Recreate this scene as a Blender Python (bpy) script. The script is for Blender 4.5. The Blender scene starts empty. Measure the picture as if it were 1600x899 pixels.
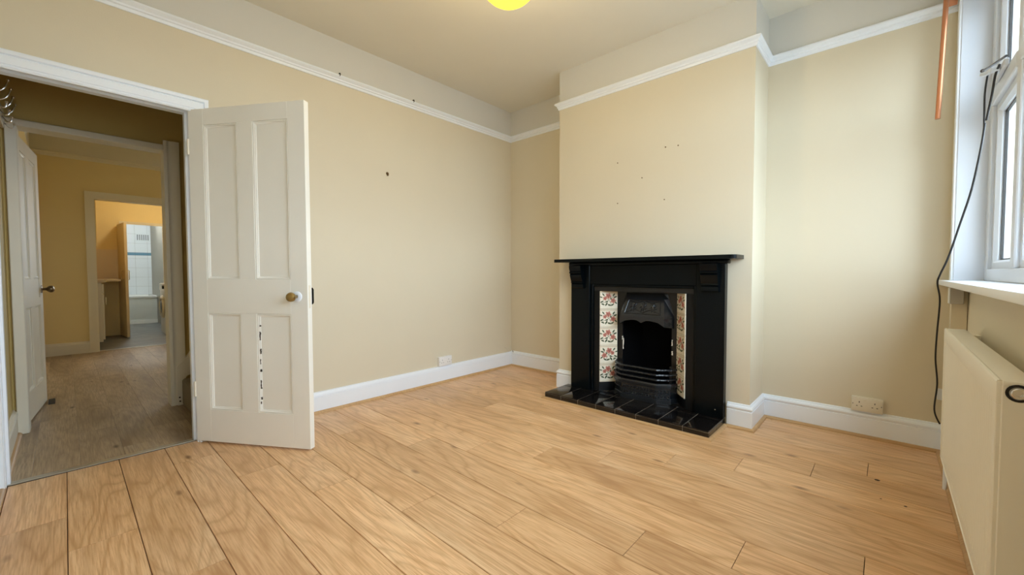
import bpy, bmesh, math, random
from mathutils import Vector, Matrix
random.seed(7)
sc = bpy.context.scene
C = sc.collection

# ------------------------------------------------------------------ camera
CAM = Vector((3.0505, -3.3148, 1.0166)); YAW, PIT, ROL, FPX = 0.742, -0.0353, -0.0026, 639.95
fw = Vector((-math.sin(YAW)*math.cos(PIT), math.cos(YAW)*math.cos(PIT), math.sin(PIT)))
rt = Vector((math.cos(YAW), math.sin(YAW), 0)); up = rt.cross(fw)
r2 = rt*math.cos(ROL)+up*math.sin(ROL); u2 = up*math.cos(ROL)-rt*math.sin(ROL)
cam_d = bpy.data.cameras.new('camera'); cam = bpy.data.objects.new('camera', cam_d); C.objects.link(cam)
cam_d.sensor_width = 36; cam_d.lens = FPX/1600*36; cam_d.clip_start = .02; cam_d.clip_end = 200
m3 = Matrix((r2, u2, -fw)).transposed(); cam.matrix_world = Matrix.Translation(CAM) @ m3.to_4x4()
sc.camera = cam
# ------------------------------------------------------------------ sky, light, exposure
SKY_STRENGTH = 10.5
LAMP_POWER = 24.0
w = bpy.data.worlds.new('sky'); sc.world = w; w.use_nodes = True
nt = w.node_tree; bg = nt.nodes['Background']
tc = nt.nodes.new('ShaderNodeTexCoord'); sx = nt.nodes.new('ShaderNodeSeparateXYZ'); rmp = nt.nodes.new('ShaderNodeValToRGB')
nt.links.new(tc.outputs['Generated'], sx.inputs[0])
mr = nt.nodes.new('ShaderNodeMapRange'); mr.inputs[1].default_value = -1; mr.inputs[2].default_value = 1
nt.links.new(sx.outputs[2], mr.inputs[0]); nt.links.new(mr.outputs[0], rmp.inputs[0]); nt.links.new(rmp.outputs[0], bg.inputs[0])
e = rmp.color_ramp.elements; e[0].position = .46; e[0].color = (.42, .42, .41, 1); e[1].position = .52; e[1].color = (.70, .86, 1, 1)
bg.inputs[1].default_value = SKY_STRENGTH
vs = sc.view_settings; vs.view_transform = 'Standard'; vs.look = 'None'; vs.gamma = 1; vs.exposure = 0.25; vs.use_curve_mapping = False
cy = sc.cycles
cy.use_denoising = True; cy.max_bounces = 10; cy.diffuse_bounces = 7; cy.glossy_bounces = 4; cy.transparent_max_bounces = 8
cy.sample_clamp_indirect = 6; cy.caustics_reflective = False; cy.caustics_refractive = False

def portal(name, loc, rot, sx_, sy_):
    l = bpy.data.lights.new(name, 'AREA'); l.shape = 'RECTANGLE'; l.size = sx_; l.size_y = sy_; l.cycles.is_portal = True
    o = bpy.data.objects.new(name, l); C.objects.link(o); o.location = loc; o.rotation_euler = rot; return o
portal('sky_portal_front_window', (3.50, -1.7525, 1.715), (0, math.pi/2, 0), 1.49, 3.19)
portal('sky_portal_rear_window', (-4.70, -1.05, 1.55), (0, -math.pi/2, 0), 1.5, 1.5)

# ------------------------------------------------------------------ materials
MATS = {}
class N:
    def __init__(s, name):
        s.m = bpy.data.materials.new(name); s.m.use_nodes = True; s.t = s.m.node_tree; s.b = s.t.nodes['Principled BSDF']; MATS[name] = s.m
    def n(s, typ, **kw):
        x = s.t.nodes.new('ShaderNode'+typ)
        for k, v in kw.items():
            if k[0] == 'i': x.inputs[int(k[1:])].default_value = v
            else: setattr(x, k, v)
        return x
    def l(s, a, b): s.t.links.new(a, b)
    def set(s, col=None, rough=None, metal=None, spec=None, coat=None):
        if col is not None: s.b.inputs['Base Color'].default_value = (*col, 1)
        if rough is not None: s.b.inputs['Roughness'].default_value = rough
        if metal is not None: s.b.inputs['Metallic'].default_value = metal
        if spec is not None: s.b.inputs['Specular IOR Level'].default_value = spec
        if coat is not None: s.b.inputs['Coat Weight'].default_value = coat; s.b.inputs['Coat Roughness'].default_value = .1
        return s
    def noise(s, scale, coord='Object', vec=None, stretch=None, detail=4, rough=.55, dist=0):
        tc = s.n('TexCoord'); src = vec if vec is not None else tc.outputs[coord]
        if stretch:
            mp = s.n('Mapping'); mp.inputs['Scale'].default_value = stretch; s.l(src, mp.inputs[0]); src = mp.outputs[0]
        x = s.n('TexNoise'); s.l(src, x.inputs['Vector']); x.inputs['Scale'].default_value = scale
        x.inputs['Detail'].default_value = detail; x.inputs['Roughness'].default_value = rough; x.inputs['Distortion'].default_value = dist
        return x.outputs[0]
    def ramp(s, fac, stops):
        r = s.n('ValToRGB'); s.l(fac, r.inputs[0]); el = r.color_ramp.elements
        while len(el) < len(stops): el.new(.5)
        for q, (p, c) in zip(el, stops):
            q.position = p; q.color = (*c, 1) if len(c) == 3 else c
        return r.outputs[0]
    def mix(s, f, a, b, typ='MIX'):
        x = s.n('MixRGB', blend_type=typ)
        for k, v in ((0, f), (1, a), (2, b)):
            if hasattr(v, 'links') or hasattr(v, 'is_linked'): s.l(v, x.inputs[k])
            elif k == 0: x.inputs[0].default_value = v
            else: x.inputs[k].default_value = (*v, 1)
        return x.outputs[0]
    def bump(s, h, strength, dist=.002):
        b = s.n('Bump'); b.inputs['Strength'].default_value = strength; b.inputs['Distance'].default_value = dist
        s.l(h, b.inputs['Height']); s.l(b.outputs[0], s.b.inputs['Normal'])
    def col(s, c): s.l(c, s.b.inputs['Base Color'])

def paint(name, col, rough=.6, var=.05, bscale=180, bstr=.12, stretch=None, spec=.3):
    k = N(name).set(col, rough, spec=spec)
    big = k.noise(2.2, detail=3)
    k.col(k.mix(big, tuple(c*(1-var) for c in col), tuple(min(1, c*(1+var)) for c in col)))
    k.bump(k.noise(bscale, stretch=stretch, detail=3), bstr, .002); return k

def two_tone(name, low, high, zsplit, bscale=150, bstr=.15, stretch=None):
    k = N(name).set(low, .62, spec=.28)
    g = k.n('NewGeometry'); s = k.n('SeparateXYZ'); k.l(g.outputs['Position'], s.inputs[0])
    gt = k.n('Math', operation='GREATER_THAN', i1=zsplit); k.l(s.outputs[2], gt.inputs[0])
    big = k.noise(1.7, coord='Object', detail=3)
    lo = k.mix(big, tuple(c*.96 for c in low), tuple(min(1, c*1.03) for c in low))
    k.col(k.mix(gt.outputs[0], lo, high)); k.bump(k.noise(bscale, stretch=stretch, detail=4), bstr, .002)
    return k
CREAM = (.68, .615, .475); WHITE = (.66, .645, .60)
two_tone('wall_cream', CREAM, WHITE, 2.455)
two_tone('wall_cream_lining_paper', CREAM, WHITE, 2.455, 60, .45, (1, 1, .22))
two_tone('wall_back_room', (.80, .66, .36), (.74, .70, .60), 2.49)
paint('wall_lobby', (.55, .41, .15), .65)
paint('wall_kitchen', (.86, .72, .40), .6)
paint('ceiling_white', (.78, .745, .65), .75, .03)
paint('gloss_white', (.83, .88, .95), .28, .03, 25, .05, spec=.5)
paint('aged_white', (.78, .73, .61), .38, .08, 14, .15, spec=.4)
paint('door_cream', (.86, .845, .785), .42, .05, 22, .12, spec=.4)
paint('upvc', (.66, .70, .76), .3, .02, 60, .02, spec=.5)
paint('radiator_enamel', (.87, .85, .76), .42, .05, 18, .08, spec=.4)
paint('socket_plastic', (.80, .79, .78), .35, .02, 60, .02)
paint('socket_aged', (.74, .69, .57), .4, .03, 60, .02)
paint('grey_box', (.42, .40, .36), .6, .1, 40, .1)
paint('plaster_chip', (.85, .84, .80), .8)
paint('dark_wood_chip', (.05, .035, .025), .8)
paint('skirt_beige', (.70, .64, .52), .4, .06, 20, .1)
N('underlay').set((.09, .055, .03), .9)
N('pin_black').set((.015, .014, .013), .6)
N('cable_black').set((.012, .012, .014), .45)
N('brass').set((.42, .30, .12), .3, 1)
N('dark_brass').set((.18, .12, .06), .38, 1)
N('chrome').set((.72, .71, .70), .18, 1)
N('dark_steel').set((.12, .12, .13), .35, .8)
N('copper').set((.52, .22, .11), .38, .8)
N('steel_strip').set((.62, .60, .55), .35, .9)
N('stain').set((.06, .03, .015), .6)
k = N('black_paint').set((.0018, .0035, .0045), .25, spec=.16); k.bump(k.noise(30, detail=3), .06)
k = N('cast_iron').set((.004, .0055, .007), .3, spec=.5); k.bump(k.noise(220, detail=3), .25, .001)
k = N('cast_iron_hood').set((.012, .015, .019), .27, spec=.65)
k = N('cast_iron_soot').set((.0025, .0025, .003), .8, spec=.08)
k = N('cast_iron_relief').set((.010, .012, .0145), .3, spec=.6)
v = k.n('TexVoronoi', feature='SMOOTH_F1'); tcn = k.n('TexCoord'); k.l(tcn.outputs['Object'], v.inputs['Vector']); v.inputs['Scale'].default_value = 55
k.bump(v.outputs[0], .9, .006)
k = N('cast_iron_lattice').set((.003, .004, .005), .34, spec=.3)
tcn = k.n('TexCoord'); mp = k.n('Mapping'); mp.inputs['Rotation'].default_value = (0, math.radians(45), 0); k.l(tcn.outputs['Object'], mp.inputs[0])
ck = k.n('TexChecker'); ck.inputs['Scale'].default_value = 95; k.l(mp.outputs[0], ck.inputs['Vector']); k.bump(ck.outputs['Fac'], .7, .002)
k = N('black_tile').set((.006, .005, .005), .12, spec=.55); k.bump(k.noise(9, detail=2), .05, .004)
k = N('grout_dark').set((.22, .185, .15), .9)
k = N('cream_tile').set((.86, .80, .66), .16, spec=.5)
k.col(k.ramp(k.noise(14), [(.3, (.85, .79, .64)), (.7, (.92, .88, .76))]))
N('rose_pink').set((.60, .26, .20), .2); N('rose_red').set((.36, .09, .07), .2); N('leaf_green').set((.085, .11, .06), .2); N('tile_band').set((.62, .47, .30), .2)
k = N('carpet').set((.27, .22, .15), .95, spec=.1); k.bump(k.noise(400), .8, .004)
k = N('slate_vinyl'); k.set((.1, .1, .1), .45)
k.col(k.ramp(k.noise(3.5, detail=6, rough=.65), [(.3, (.085, .088, .085)), (.6, (.17, .17, .16)), (.8, (.25, .25, .24))]))
k = N('white_tile').set((.82, .86, .88), .2, spec=.5)
N('tile_blue').set((.16, .30, .40), .25)
paint('beige_tile', (.80, .70, .50), .3); paint('bath_white', (.80, .82, .80), .25); paint('bath_panel_grey', (.62, .65, .62), .4)
paint('unit_white', (.80, .76, .66), .4); paint('worktop_beige', (.62, .52, .38), .45)
paint('machine_white', (.74, .74, .70), .3); N('machine_glass').set((.03, .03, .035), .1)
paint('door_brown', (.66, .56, .38), .5)
paint('bathroom_taupe', (.34, .31, .25), .6); paint('vent_grey', (.30, .32, .33), .6)
paint('stone', (.52, .50, .46), .85); paint('pavement', (.36, .35, .33), .9); paint('brick_far', (.50, .36, .28), .9)
# glass: thin clear pane
k = N('pane_glass'); t_ = k.n('BsdfTransparent'); g_ = k.n('BsdfGlossy'); g_.inputs['Roughness'].default_value = .02; mx = k.n('MixShader', i0=.06)
k.l(t_.outputs[0], mx.inputs[1]); k.l(g_.outputs[0], mx.inputs[2]); k.l(mx.outputs[0], k.t.nodes['Material Output'].inputs[0])
def emis(name, col, st, base=(.8, .8, .8)):
    k = N(name).set(base, .5); k.b.inputs['Emission Color'].default_value = (*col, 1); k.b.inputs['Emission Strength'].default_value = st
k = N('lamp_yellow'); t_ = k.n('BsdfTransparent'); t_.inputs[0].default_value = (1, .93, .78, 1); g_ = k.n('Emission'); g_.inputs[0].default_value = (1, .74, .055, 1); g_.inputs[1].default_value = 2.4; mx = k.n('MixShader', i0=.5)
k.l(t_.outputs[0], mx.inputs[1]); k.l(g_.outputs[0], mx.inputs[2]); k.l(mx.outputs[0], k.t.nodes['Material Output'].inputs[0])
emis('bulb_warm', (1.0, .83, .55), 48)
emis('bulb_cool', (.88, .96, 1.0), 100)

def oak(name, stops, fibre, rough=.36, knot=(.22, .10, .04), sep=1.0, coat=0):
    k = N(name).set(None, rough, spec=.45)
    tc = k.n('TexCoord'); oi = k.n('ObjectInfo')
    off = k.n('VectorMath', operation='SCALE'); cmb = k.n('CombineXYZ'); k.l(oi.outputs['Random'], cmb.inputs[0]); k.l(oi.outputs['Random'], cmb.inputs[1]); k.l(oi.outputs['Random'], cmb.inputs[2])
    k.l(cmb.outputs[0], off.inputs[0]); off.inputs['Scale'].default_value = 37.0
    add = k.n('VectorMath', operation='ADD'); k.l(tc.outputs['Object'], add.inputs[0]); k.l(off.outputs[0], add.inputs[1]); V = add.outputs[0]
    base = k.noise(1.0, vec=V, stretch=(.85, 5.2, 1), detail=2, rough=.35, dist=.2)
    mul = k.n('Math', operation='MULTIPLY', i1=26.0); k.l(base, mul.inputs[0])
    fr = k.n('Math', operation='PINGPONG', i1=1.0); k.l(mul.outputs[0], fr.inputs[0])
    rings = k.ramp(fr.outputs[0], [(0, (0, 0, 0)), (.35, (.65, .65, .65)), (1, (1, 1, 1))])
    big = k.noise(1.0, vec=V, stretch=(1.1, 5, 1), detail=4)
    c = k.ramp(big, stops)
    c = k.mix(.30*sep, c, k.mix(rings, tuple(x*.62 for x in stops[0][1]), stops[-1][1]), 'MIX')
    fine = k.noise(1.0, vec=V, stretch=(7, 170, 1), detail=4, rough=.6)
    c = k.mix(k.ramp(fine, [(.32, (.75, .75, .75)), (.6, (0, 0, 0))]), c, fibre)
    vo = k.n('TexVoronoi'); mp = k.n('Mapping'); mp.inputs['Scale'].default_value = (2.3, 5.5, 1); k.l(V, mp.inputs[0]); k.l(mp.outputs[0], vo.inputs['Vector']); vo.inputs['Scale'].default_value = 1
    c = k.mix(k.ramp(vo.outputs[0], [(.02, (.9, .9, .9)), (.10, (0, 0, 0))]), c, knot)
    hv = k.n('HueSaturation'); k.l(c, hv.inputs['Color'])
    mr = k.n('MapRange'); k.l(oi.outputs['Random'], mr.inputs[0]); mr.inputs[3].default_value = .90; mr.inputs[4].default_value = 1.08; k.l(mr.outputs[0], hv.inputs['Value'])
    k.col(hv.outputs[0]); k.bump(fine, .12, .001)
    rr = k.n('MapRange'); k.l(fine, rr.inputs[0]); rr.inputs[3].default_value = rough-.06; rr.inputs[4].default_value = rough+.08; k.l(rr.outputs[0], k.b.inputs['Roughness'])
oak('oak_laminate', [(.25, (.52, .27, .11)), (.5, (.78, .475, .235)), (.75, (.88, .61, .36))], (.50, .25, .10), .31, sep=1.2)
oak('oak_beading', [(.3, (.50, .30, .13)), (.7, (.64, .42, .21))], (.42, .24, .10), .4, sep=.3)
oak('hall_vinyl', [(.25, (.16, .10, .055)), (.5, (.43, .315, .19)), (.75, (.60, .47, .32))], (.22, .145, .085), .4, (.08, .05, .03), sep=.6)
M = MATS

# ------------------------------------------------------------------ mesh helpers
class MB:
    def __init__(s): s.bm = bmesh.new(); s.mi = 0
    def _tag(s, fs):
        for f in fs: f.material_index = s.mi
    def face(s, pts):
        f = s.bm.faces.new([s.bm.verts.new(p) for p in pts]); f.material_index = s.mi; return f
    def box(s, x0, x1, y0, y1, z0, z1, bev=0, seg=1):
        r = bmesh.ops.create_cube(s.bm, size=1)
        vs_ = r['verts']
        for q in vs_: q.co = Vector(((x0+x1)/2+q.co.x*(x1-x0), (y0+y1)/2+q.co.y*(y1-y0), (z0+z1)/2+q.co.z*(z1-z0)))
        fs = set(f for q in vs_ for f in q.link_faces)
        s._tag(fs)
        if bev: 
            ed = list(set(e_ for q in vs_ for e_ in q.link_edges))
            rr = bmesh.ops.bevel(s.bm, geom=ed, offset=bev, segments=seg, affect='EDGES', profile=.5)
            s._tag(rr['faces'])
        return s
    def prism(s, poly, fn0, fn1):
        a = [s.bm.verts.new(fn0(*p)) for p in poly]; b = [s.bm.verts.new(fn1(*p)) for p in poly]; n = len(poly)
        fs = [s.bm.faces.new(a), s.bm.faces.new(b[::-1])]+[s.bm.faces.new((a[i], b[i], b[(i+1) % n], a[(i+1) % n])) for i in range(n)]
        s._tag(fs); return s
    def tube(s, pts, r, n=10, cap=True):
        pts = [Vector(p) for p in pts]; rings = []; prev = None
        for i, p in enumerate(pts):
            d = (pts[min(i+1, len(pts)-1)]-pts[max(i-1, 0)]).normalized()
            if prev is None:
                a = d.cross(Vector((0, 0, 1)));  a = a if a.length > .05 else d.cross(Vector((1, 0, 0)))
            else: a = prev-d*prev.dot(d)
            a.normalize(); prev = a; b = d.cross(a); rad = r[i] if isinstance(r, (list, tuple)) else r
            rings.append([s.bm.verts.new(p+(a*math.cos(2*math.pi*k/n)+b*math.sin(2*math.pi*k/n))*rad) for k in range(n)])
        fs = []
        for A, B in zip(rings, rings[1:]):
            for k in range(n): fs.append(s.bm.faces.new((A[k], A[(k+1) % n], B[(k+1) % n], B[k])))
        if cap: fs += [s.bm.faces.new(rings[0][::-1]), s.bm.faces.new(rings[-1])]
        s._tag(fs); return s
    def lathe(s, prof, o, ax, n=24):
        o = Vector(o); ax = Vector(ax).normalized(); a = ax.cross(Vector((0, 0, 1)));  a = a if a.length > .05 else Vector((1, 0, 0)); a.normalize(); b = ax.cross(a)
        rings = [[s.bm.verts.new(o+ax*h+(a*math.cos(2*math.pi*k/n)+b*math.sin(2*math.pi*k/n))*max(r, 1e-4)) for k in range(n)] for r, h in prof]
        fs = []
        for A, B in zip(rings, rings[1:]):
            for k in range(n): fs.append(s.bm.faces.new((A[k], A[(k+1) % n], B[(k+1) % n], B[k])))
        fs += [s.bm.faces.new(rings[0][::-1]), s.bm.faces.new(rings[-1])]
        s._tag(fs); return s
    def rings(s, rings, closed=False):
        R = [[s.bm.verts.new(p) for p in r] for r in rings]; n = len(R[0]); fs = []
        for A, B in list(zip(R, R[1:]))+([(R[-1], R[0])] if closed else []):
            for k in range(n): fs.append(s.bm.faces.new((A[k], A[(k+1) % n], B[(k+1) % n], B[k])))
        if not closed: fs += [s.bm.faces.new(R[0][::-1]), s.bm.faces.new(R[-1])]
        s._tag(fs); return s
    def build(s, name, mat, parent=None, loc=None, smooth=True, local=False):
        bmesh.ops.recalc_face_normals(s.bm, faces=s.bm.faces)
        me = bpy.data.meshes.new(name); s.bm.to_mesh(me); s.bm.free()
        for m_ in (mat if isinstance(mat, (list, tuple)) else [mat]): me.materials.append(M[m_])
        if smooth:
            for p in me.polygons: p.use_smooth = True
            me.set_sharp_from_angle(angle=math.radians(32))
        o = bpy.data.objects.new(name, me); C.objects.link(o)
        if parent is not None:
            o.parent = parent
            if not local and loc is None: o.location = -base_of(parent)
        if loc is not None: o.location = loc
        return o
def base_of(o):
    v_ = Vector(o.location); 
    while o.parent: o = o.parent; v_ += Vector(o.location)
    return v_
def sweep(prof, path, Nv, flip=1, closed=False):
    P = [Vector(p) for p in path]; Nv = Vector(Nv); n = len(P); out = []
    for i in range(n):
        d0 = (P[i]-P[i-1]).normalized() if (i or closed) else None; d1 = (P[(i+1) % n]-P[i]).normalized() if (i < n-1 or closed) else None
        p0 = Nv.cross(d0)*flip if d0 else None; p1 = Nv.cross(d1)*flip if d1 else None
        if p0 is None: mt = p1
        elif p1 is None: mt = p0
        else: mt = (p0+p1)/(1+p0.dot(p1))
        out.append([P[i]+mt*a+Nv*b for a, b in prof])
    return out
def empty(name, loc, rz=0):
    o = bpy.data.objects.new(name, None); C.objects.link(o); o.location = loc; o.rotation_euler = (0, 0, rz); o.empty_display_size = .05; return o
def tag(o, label=None, cat=None, group=None, kind=None):
    if label: o['label'] = label
    if cat: o['category'] = cat
    if group: o['group'] = group
    if kind: o['kind'] = kind
    return o
def struct(o, label=None): return tag(o, label, kind='structure')
def copyo(o, parent):
    c = o.copy(); C.objects.link(c); c.parent = parent; return c
def box1(name, mat, x0, x1, y0, y1, z0, z1, parent=None, bev=0, seg=1): return MB().box(x0, x1, y0, y1, z0, z1, bev, seg).build(name, mat, parent)
def smoothpts(pts, n=6):
    P = [Vector(p) for p in pts]; out = []
    for i in range(len(P)-1):
        a, b, c, d = P[max(i-1, 0)], P[i], P[i+1], P[min(i+2, len(P)-1)]
        for k in range(n):
            t = k/n; out.append(.5*((2*b)+(-a+c)*t+(2*a-5*b+4*c-d)*t*t+(-a+3*b-3*c+d)*t**3))
    return out+[P[-1]]

# ------------------------------------------------------------------ dimensions (metres)
P_ = .3624; C0, C1 = .9129, 2.4143; W = 3.3078; H = 2.7536; YF = -3.565; ZR = 2.43
DH = -2.8015                      # hinge side of the doorway
LX = -1.0                         # back wall of the lobby
FX = -4.551                       # far wall of the back room
KX = -6.36; BX = -8.91

# ------------------------------------------------------------------ floors
floor = struct(box1('floor', 'underlay', -.03, W, YF, 0, -.04, -.012), 'oak effect laminate floor of wide planks')
SEAM0 = -3.336-.1925; PWD = .1925
first = {0: .538, 1: .863, 2: 1.333, 3: .27, 4: .679, 5: 1.105, 6: 1.543, 7: 1.919, 8: .991, 9: 1.297, 10: 1.633, 11: 1.92, 12: 2.2, 13: 2.491, 14: 2.788, 15: 2.997, 16: .52, 17: .83, 18: 1.1}
def plank(x0, x1, y0, y1, mat, parent, z=0, g=.0012, ch=.0015):
    mb = MB(); cx, cyy = (x0+x1)/2, (y0+y1)/2; a, b = (x1-x0)/2-g, (y1-y0)/2-g
    lo = [(-a, -b, -.012), (a, -b, -.012), (a, b, -.012), (-a, b, -.012)]
    mid = [(-a, -b, -ch), (a, -b, -ch), (a, b, -ch), (-a, b, -ch)]; c = ch*.8
    hi = [(-a, -b+c, 0), (a, -b+c, 0), (a, b-c, 0), (-a, b-c, 0)]
    mb.rings([lo, mid, hi]); return mb.build('plank', mat, parent, loc=(cx, cyy, z), smooth=False)
for r_ in range(-1, 19):
    y0 = SEAM0+PWD*r_; y1 = y0+PWD; y0 = max(y0, YF); y1 = min(y1, 0.0)
    if y1-y0 < .01: continue
    j = first.get(r_, .95); xs = [-.03]
    while j > .12: j -= 1.38
    j += 1.38
    while j < W-.02:
        if j > .05: xs.append(j)
        j += 1.38
    xs.append(W)
    for a, b in zip(xs, xs[1:]):
        if y0 > -P_ and a < C1 and b > C0:
            for q0, q1 in ((a, min(b, C0)), (max(a, C1), b)):
                if q1-q0 > .05: plank(q0, q1, y0, y1, 'oak_laminate', floor)
        else: plank(a, b, y0, y1, 'oak_laminate', floor)
hall = struct(box1('floor_hall', 'underlay', -4.60, -.03, YF, 0, -.04, -.014), 'grey brown wood effect vinyl floor beyond the doorway')
yy = -3.63; i = 0
while yy < -.02:
    yb = min(yy+.1725, 0); ya = max(yy, YF); j = -4.60+[.4, .95, .2, .7][i % 4]; xs = [-4.60]
    while j < -.1: xs.append(j); j += 1.22
    xs.append(-.075)
    for a, b in zip(xs, xs[1:]): plank(a, b, ya, yb, 'hall_vinyl', hall, g=.0003, ch=.0008)
    yy += .1725; i += 1
struct(box1('floor_kitchen', 'slate_vinyl', -9.0, -4.60, -3.5, -1.5, -.04, -.001), 'mottled slate grey kitchen floor')
struct(MB().box(-.080, -.036, -3.53, -2.79, 0, .005, .0015).build('trim_threshold', 'steel_strip'), 'metal threshold strip across the doorway')
struct(MB().box(-4.63, -4.585, -3.04, -2.33, 0, .006, .002).build('trim_threshold_kitchen', 'steel_strip'), 'metal threshold strip at the kitchen doorway')

# ------------------------------------------------------------------ walls and ceiling
mb = MB(); mb.box(-.12, 0, DH+.03, .12, 0, H); mb.box(-.12, 0, YF-.1, DH+.03, 2.005, H); mb.box(-.12, 0, YF-.1, -3.55, 0, 2.005)
struct(mb.build('wall_left', 'wall_cream'), 'cream wall with the open doorway')
struct(box1('wall_back', 'wall_cream', 0, W+.3, 0, .12, 0, H), 'cream alcove wall behind the chimney breast')
mb = MB(); OX0, OX1, OZ = 1.30, 2.055, .893
mb.box(C0, OX0, -P_, 0, 0, H); mb.box(OX1, C1, -P_, 0, 0, H); mb.box(OX0, OX1, -P_, 0, OZ, H); mb.box(OX0, OX1, -.02, 0, 0, OZ)
struct(mb.build('wall_chimney_breast', 'wall_cream_lining_paper', smooth=False), 'cream chimney breast above the black fireplace')
WY0, WY1, WZ0, WZ1 = -3.35, -.155, .955, 2.46
mb = MB(); mb.box(W, W+.3, WY1, 0, 0, H); mb.box(W, W+.3, YF, WY0, 0, H); mb.box(W, W+.3, WY0, WY1, WZ1, H)
mb.box(3.362, W+.3, WY0, WY1, 0, WZ0); mb.box(W+.001, 3.362, WY0, WY1, 0, .15)
struct(mb.build('wall_right', 'wall_cream', smooth=False), 'cream window wall with a recess behind the radiator')
struct(box1('wall_front', 'wall_cream', -.12, W+.3, YF-.12, YF, 0, H))
struct(box1('ceiling', 'ceiling_white', -4.67, W+.3, YF-.12, .12, H, H+.1))
# hall, back room, kitchen, bathroom
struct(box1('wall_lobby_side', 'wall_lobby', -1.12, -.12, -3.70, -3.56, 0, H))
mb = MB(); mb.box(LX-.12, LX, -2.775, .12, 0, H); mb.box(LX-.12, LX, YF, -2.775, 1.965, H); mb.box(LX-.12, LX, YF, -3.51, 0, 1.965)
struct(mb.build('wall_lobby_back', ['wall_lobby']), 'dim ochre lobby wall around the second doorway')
struct(box1('wall_back_room_side', 'wall_back_room', FX-.12, LX-.12, -3.70, -3.56, 0, H))
struct(box1('wall_stair_end', 'wall_lobby', LX, -.12, 0, .12, 0, H))
struct(box1('wall_back_room_end', 'wall_back_room', FX-.12, LX-.12, .0, .12, 0, H))
KY0, KY1, KZ = -3.032, -2.345, 1.992
mb = MB(); mb.box(FX-.12, FX, YF, KY0-.01, 0, H); mb.box(FX-.12, FX, KY0-.01, KY1+.01, KZ+.01, H); mb.box(FX-.12, FX, KY1+.01, -1.8, 0, H)
mb.box(FX-.12, FX, -1.8, -.3, 0, .8); mb.box(FX-.12, FX, -1.8, -.3, 2.3, H); mb.box(FX-.12, FX, -.3, .0, 0, H)
struct(mb.build('wall_back_room_far', 'wall_back_room', smooth=False), 'yellow back room wall around the kitchen doorway')
struct(box1('wall_kitchen_left', 'wall_kitchen', KX-.1, FX-.12, -3.62, -3.5, 0, 2.5)); struct(box1('wall_kitchen_right', 'wall_kitchen', KX-.1, FX-.12, -1.62, -1.5, 0, 2.5))
mb = MB(); mb.box(KX-.1, KX, -3.5, -2.66, 0, 2.5); mb.box(KX-.1, KX, -2.66, -2.10, 1.86, 2.5); mb.box(KX-.1, KX, -2.10, -1.62, 0, 2.5)
struct(mb.build('wall_kitchen_far', 'wall_kitchen', smooth=False), 'bright yellow kitchen wall above the bathroom doorway')
struct(box1('ceiling_kitchen', 'ceiling_white', BX-.1, FX-.12, -3.62, -1.5, 2.5, 2.6))
struct(box1('wall_bathroom_left', 'white_tile', BX-.1, KX-.1, -3.0, -2.88, 0, 2.5)); struct(box1('wall_bathroom_right', 'bathroom_taupe', BX-.1, KX-.1, -2.02, -1.90, 0, 2.5))
bw = struct(box1('wall_bathroom_far', 'grout_dark', BX-.1, BX-.006, -2.88, -1.7, 0, 2.5), 'white tiled bathroom wall with a blue border')
# white wall tiles of the bathroom far wall
tw = .2; zt = .55
while zt < 2.4:
    h_ = .06 if abs(zt-1.42) < .02 else (1.42-zt if zt < 1.42 < zt+.2 else .2)
    bl = abs(zt-1.42) < .005; ty = -2.88; 
    while ty < -1.72:
        MB().box(BX-.006, BX, ty+.001, min(ty+tw, -1.70)-.001, zt+.001, zt+h_-.001).build('tile', 'tile_blue' if bl else 'white_tile', bw, smooth=False); ty += tw
    zt = round(zt+h_, 4)
struct(box1('wall_tiled_splashback', 'beige_tile', KX, KX+.008, -3.49, -2.70, .93, 1.42))

# ------------------------------------------------------------------ skirting, beading, picture rail
SK = [(0, 0), (.018, 0), (.018, .116), (.013, .120), (.0135, .125), (.020, .129), (.0215, .137), (.017, .146), (.009, .150), (.006, .159), (0, .1616)]
SKL = [(0, 0), (.018, 0), (.018, .118), (.015, .120), (.018, .122), (.016, .142), (.010, .150), (0, .153)]
QD = [(.0175, 0), (.036, 0), (.0355, .005), (.033, .010), (.028, .0145), (.0225, .0165), (.0175, .017)]
RAIL = [(0, 0), (.007, 0), (.010, .006), (.010, .016), (.017, .020), (.017, .030), (.026, .036), (.034, .044), (.034, .052), (.028, .058), (0, .060)]
def run(names, prof, path, mat, z=0, label=None, flip=-1):
    R = sweep(prof, [(x, y, z) for x, y in path], (0, 0, 1), flip)
    for i, nm in enumerate(names):
        if nm: struct(MB().rings([R[i], R[i+1]]).build(nm, mat), label)
pa = [(0, -2.70), (0, 0), (C0, 0), (C0, -P_), (1.062, -P_)]
run(['baseboard_left'], SKL, pa[:3], 'gloss_white', label='white painted skirting board on the left wall')
run([None, 'baseboard_alcove_left', 'baseboard_breast_left', 'baseboard_breast_front_left'], SK, pa, 'gloss_white')
run(['trim_beading_left', 'trim_beading_alcove_left', 'trim_beading_breast_left'], QD, pa, 'oak_beading')
pb = [(2.285, -P_), (C1, -P_), (C1, 0), (W, 0), (W, YF), (0, YF)]
run(['baseboard_breast_front_right', 'baseboard_breast_right', 'baseboard_alcove_right', 'baseboard_right', 'baseboard_front'], SK, pb, 'gloss_white')
run(['trim_beading_breast_front', 'trim_beading_breast_right', 'trim_beading_alcove_right', 'trim_beading_right', 'trim_beading_front'], QD, pb, 'oak_beading')
pc = [(0, YF), (0, 0), (C0, 0), (C0, -P_), (C1, -P_), (C1, 0), (W, 0)]
run(['trim_picture_rail_left', 'trim_picture_rail_alcove_left', 'trim_picture_rail_breast_left', 'trim_picture_rail_breast', 'trim_picture_rail_breast_right', 'trim_picture_rail_alcove_right'], RAIL, pc, 'gloss_white', ZR, 'white picture rail')
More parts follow.
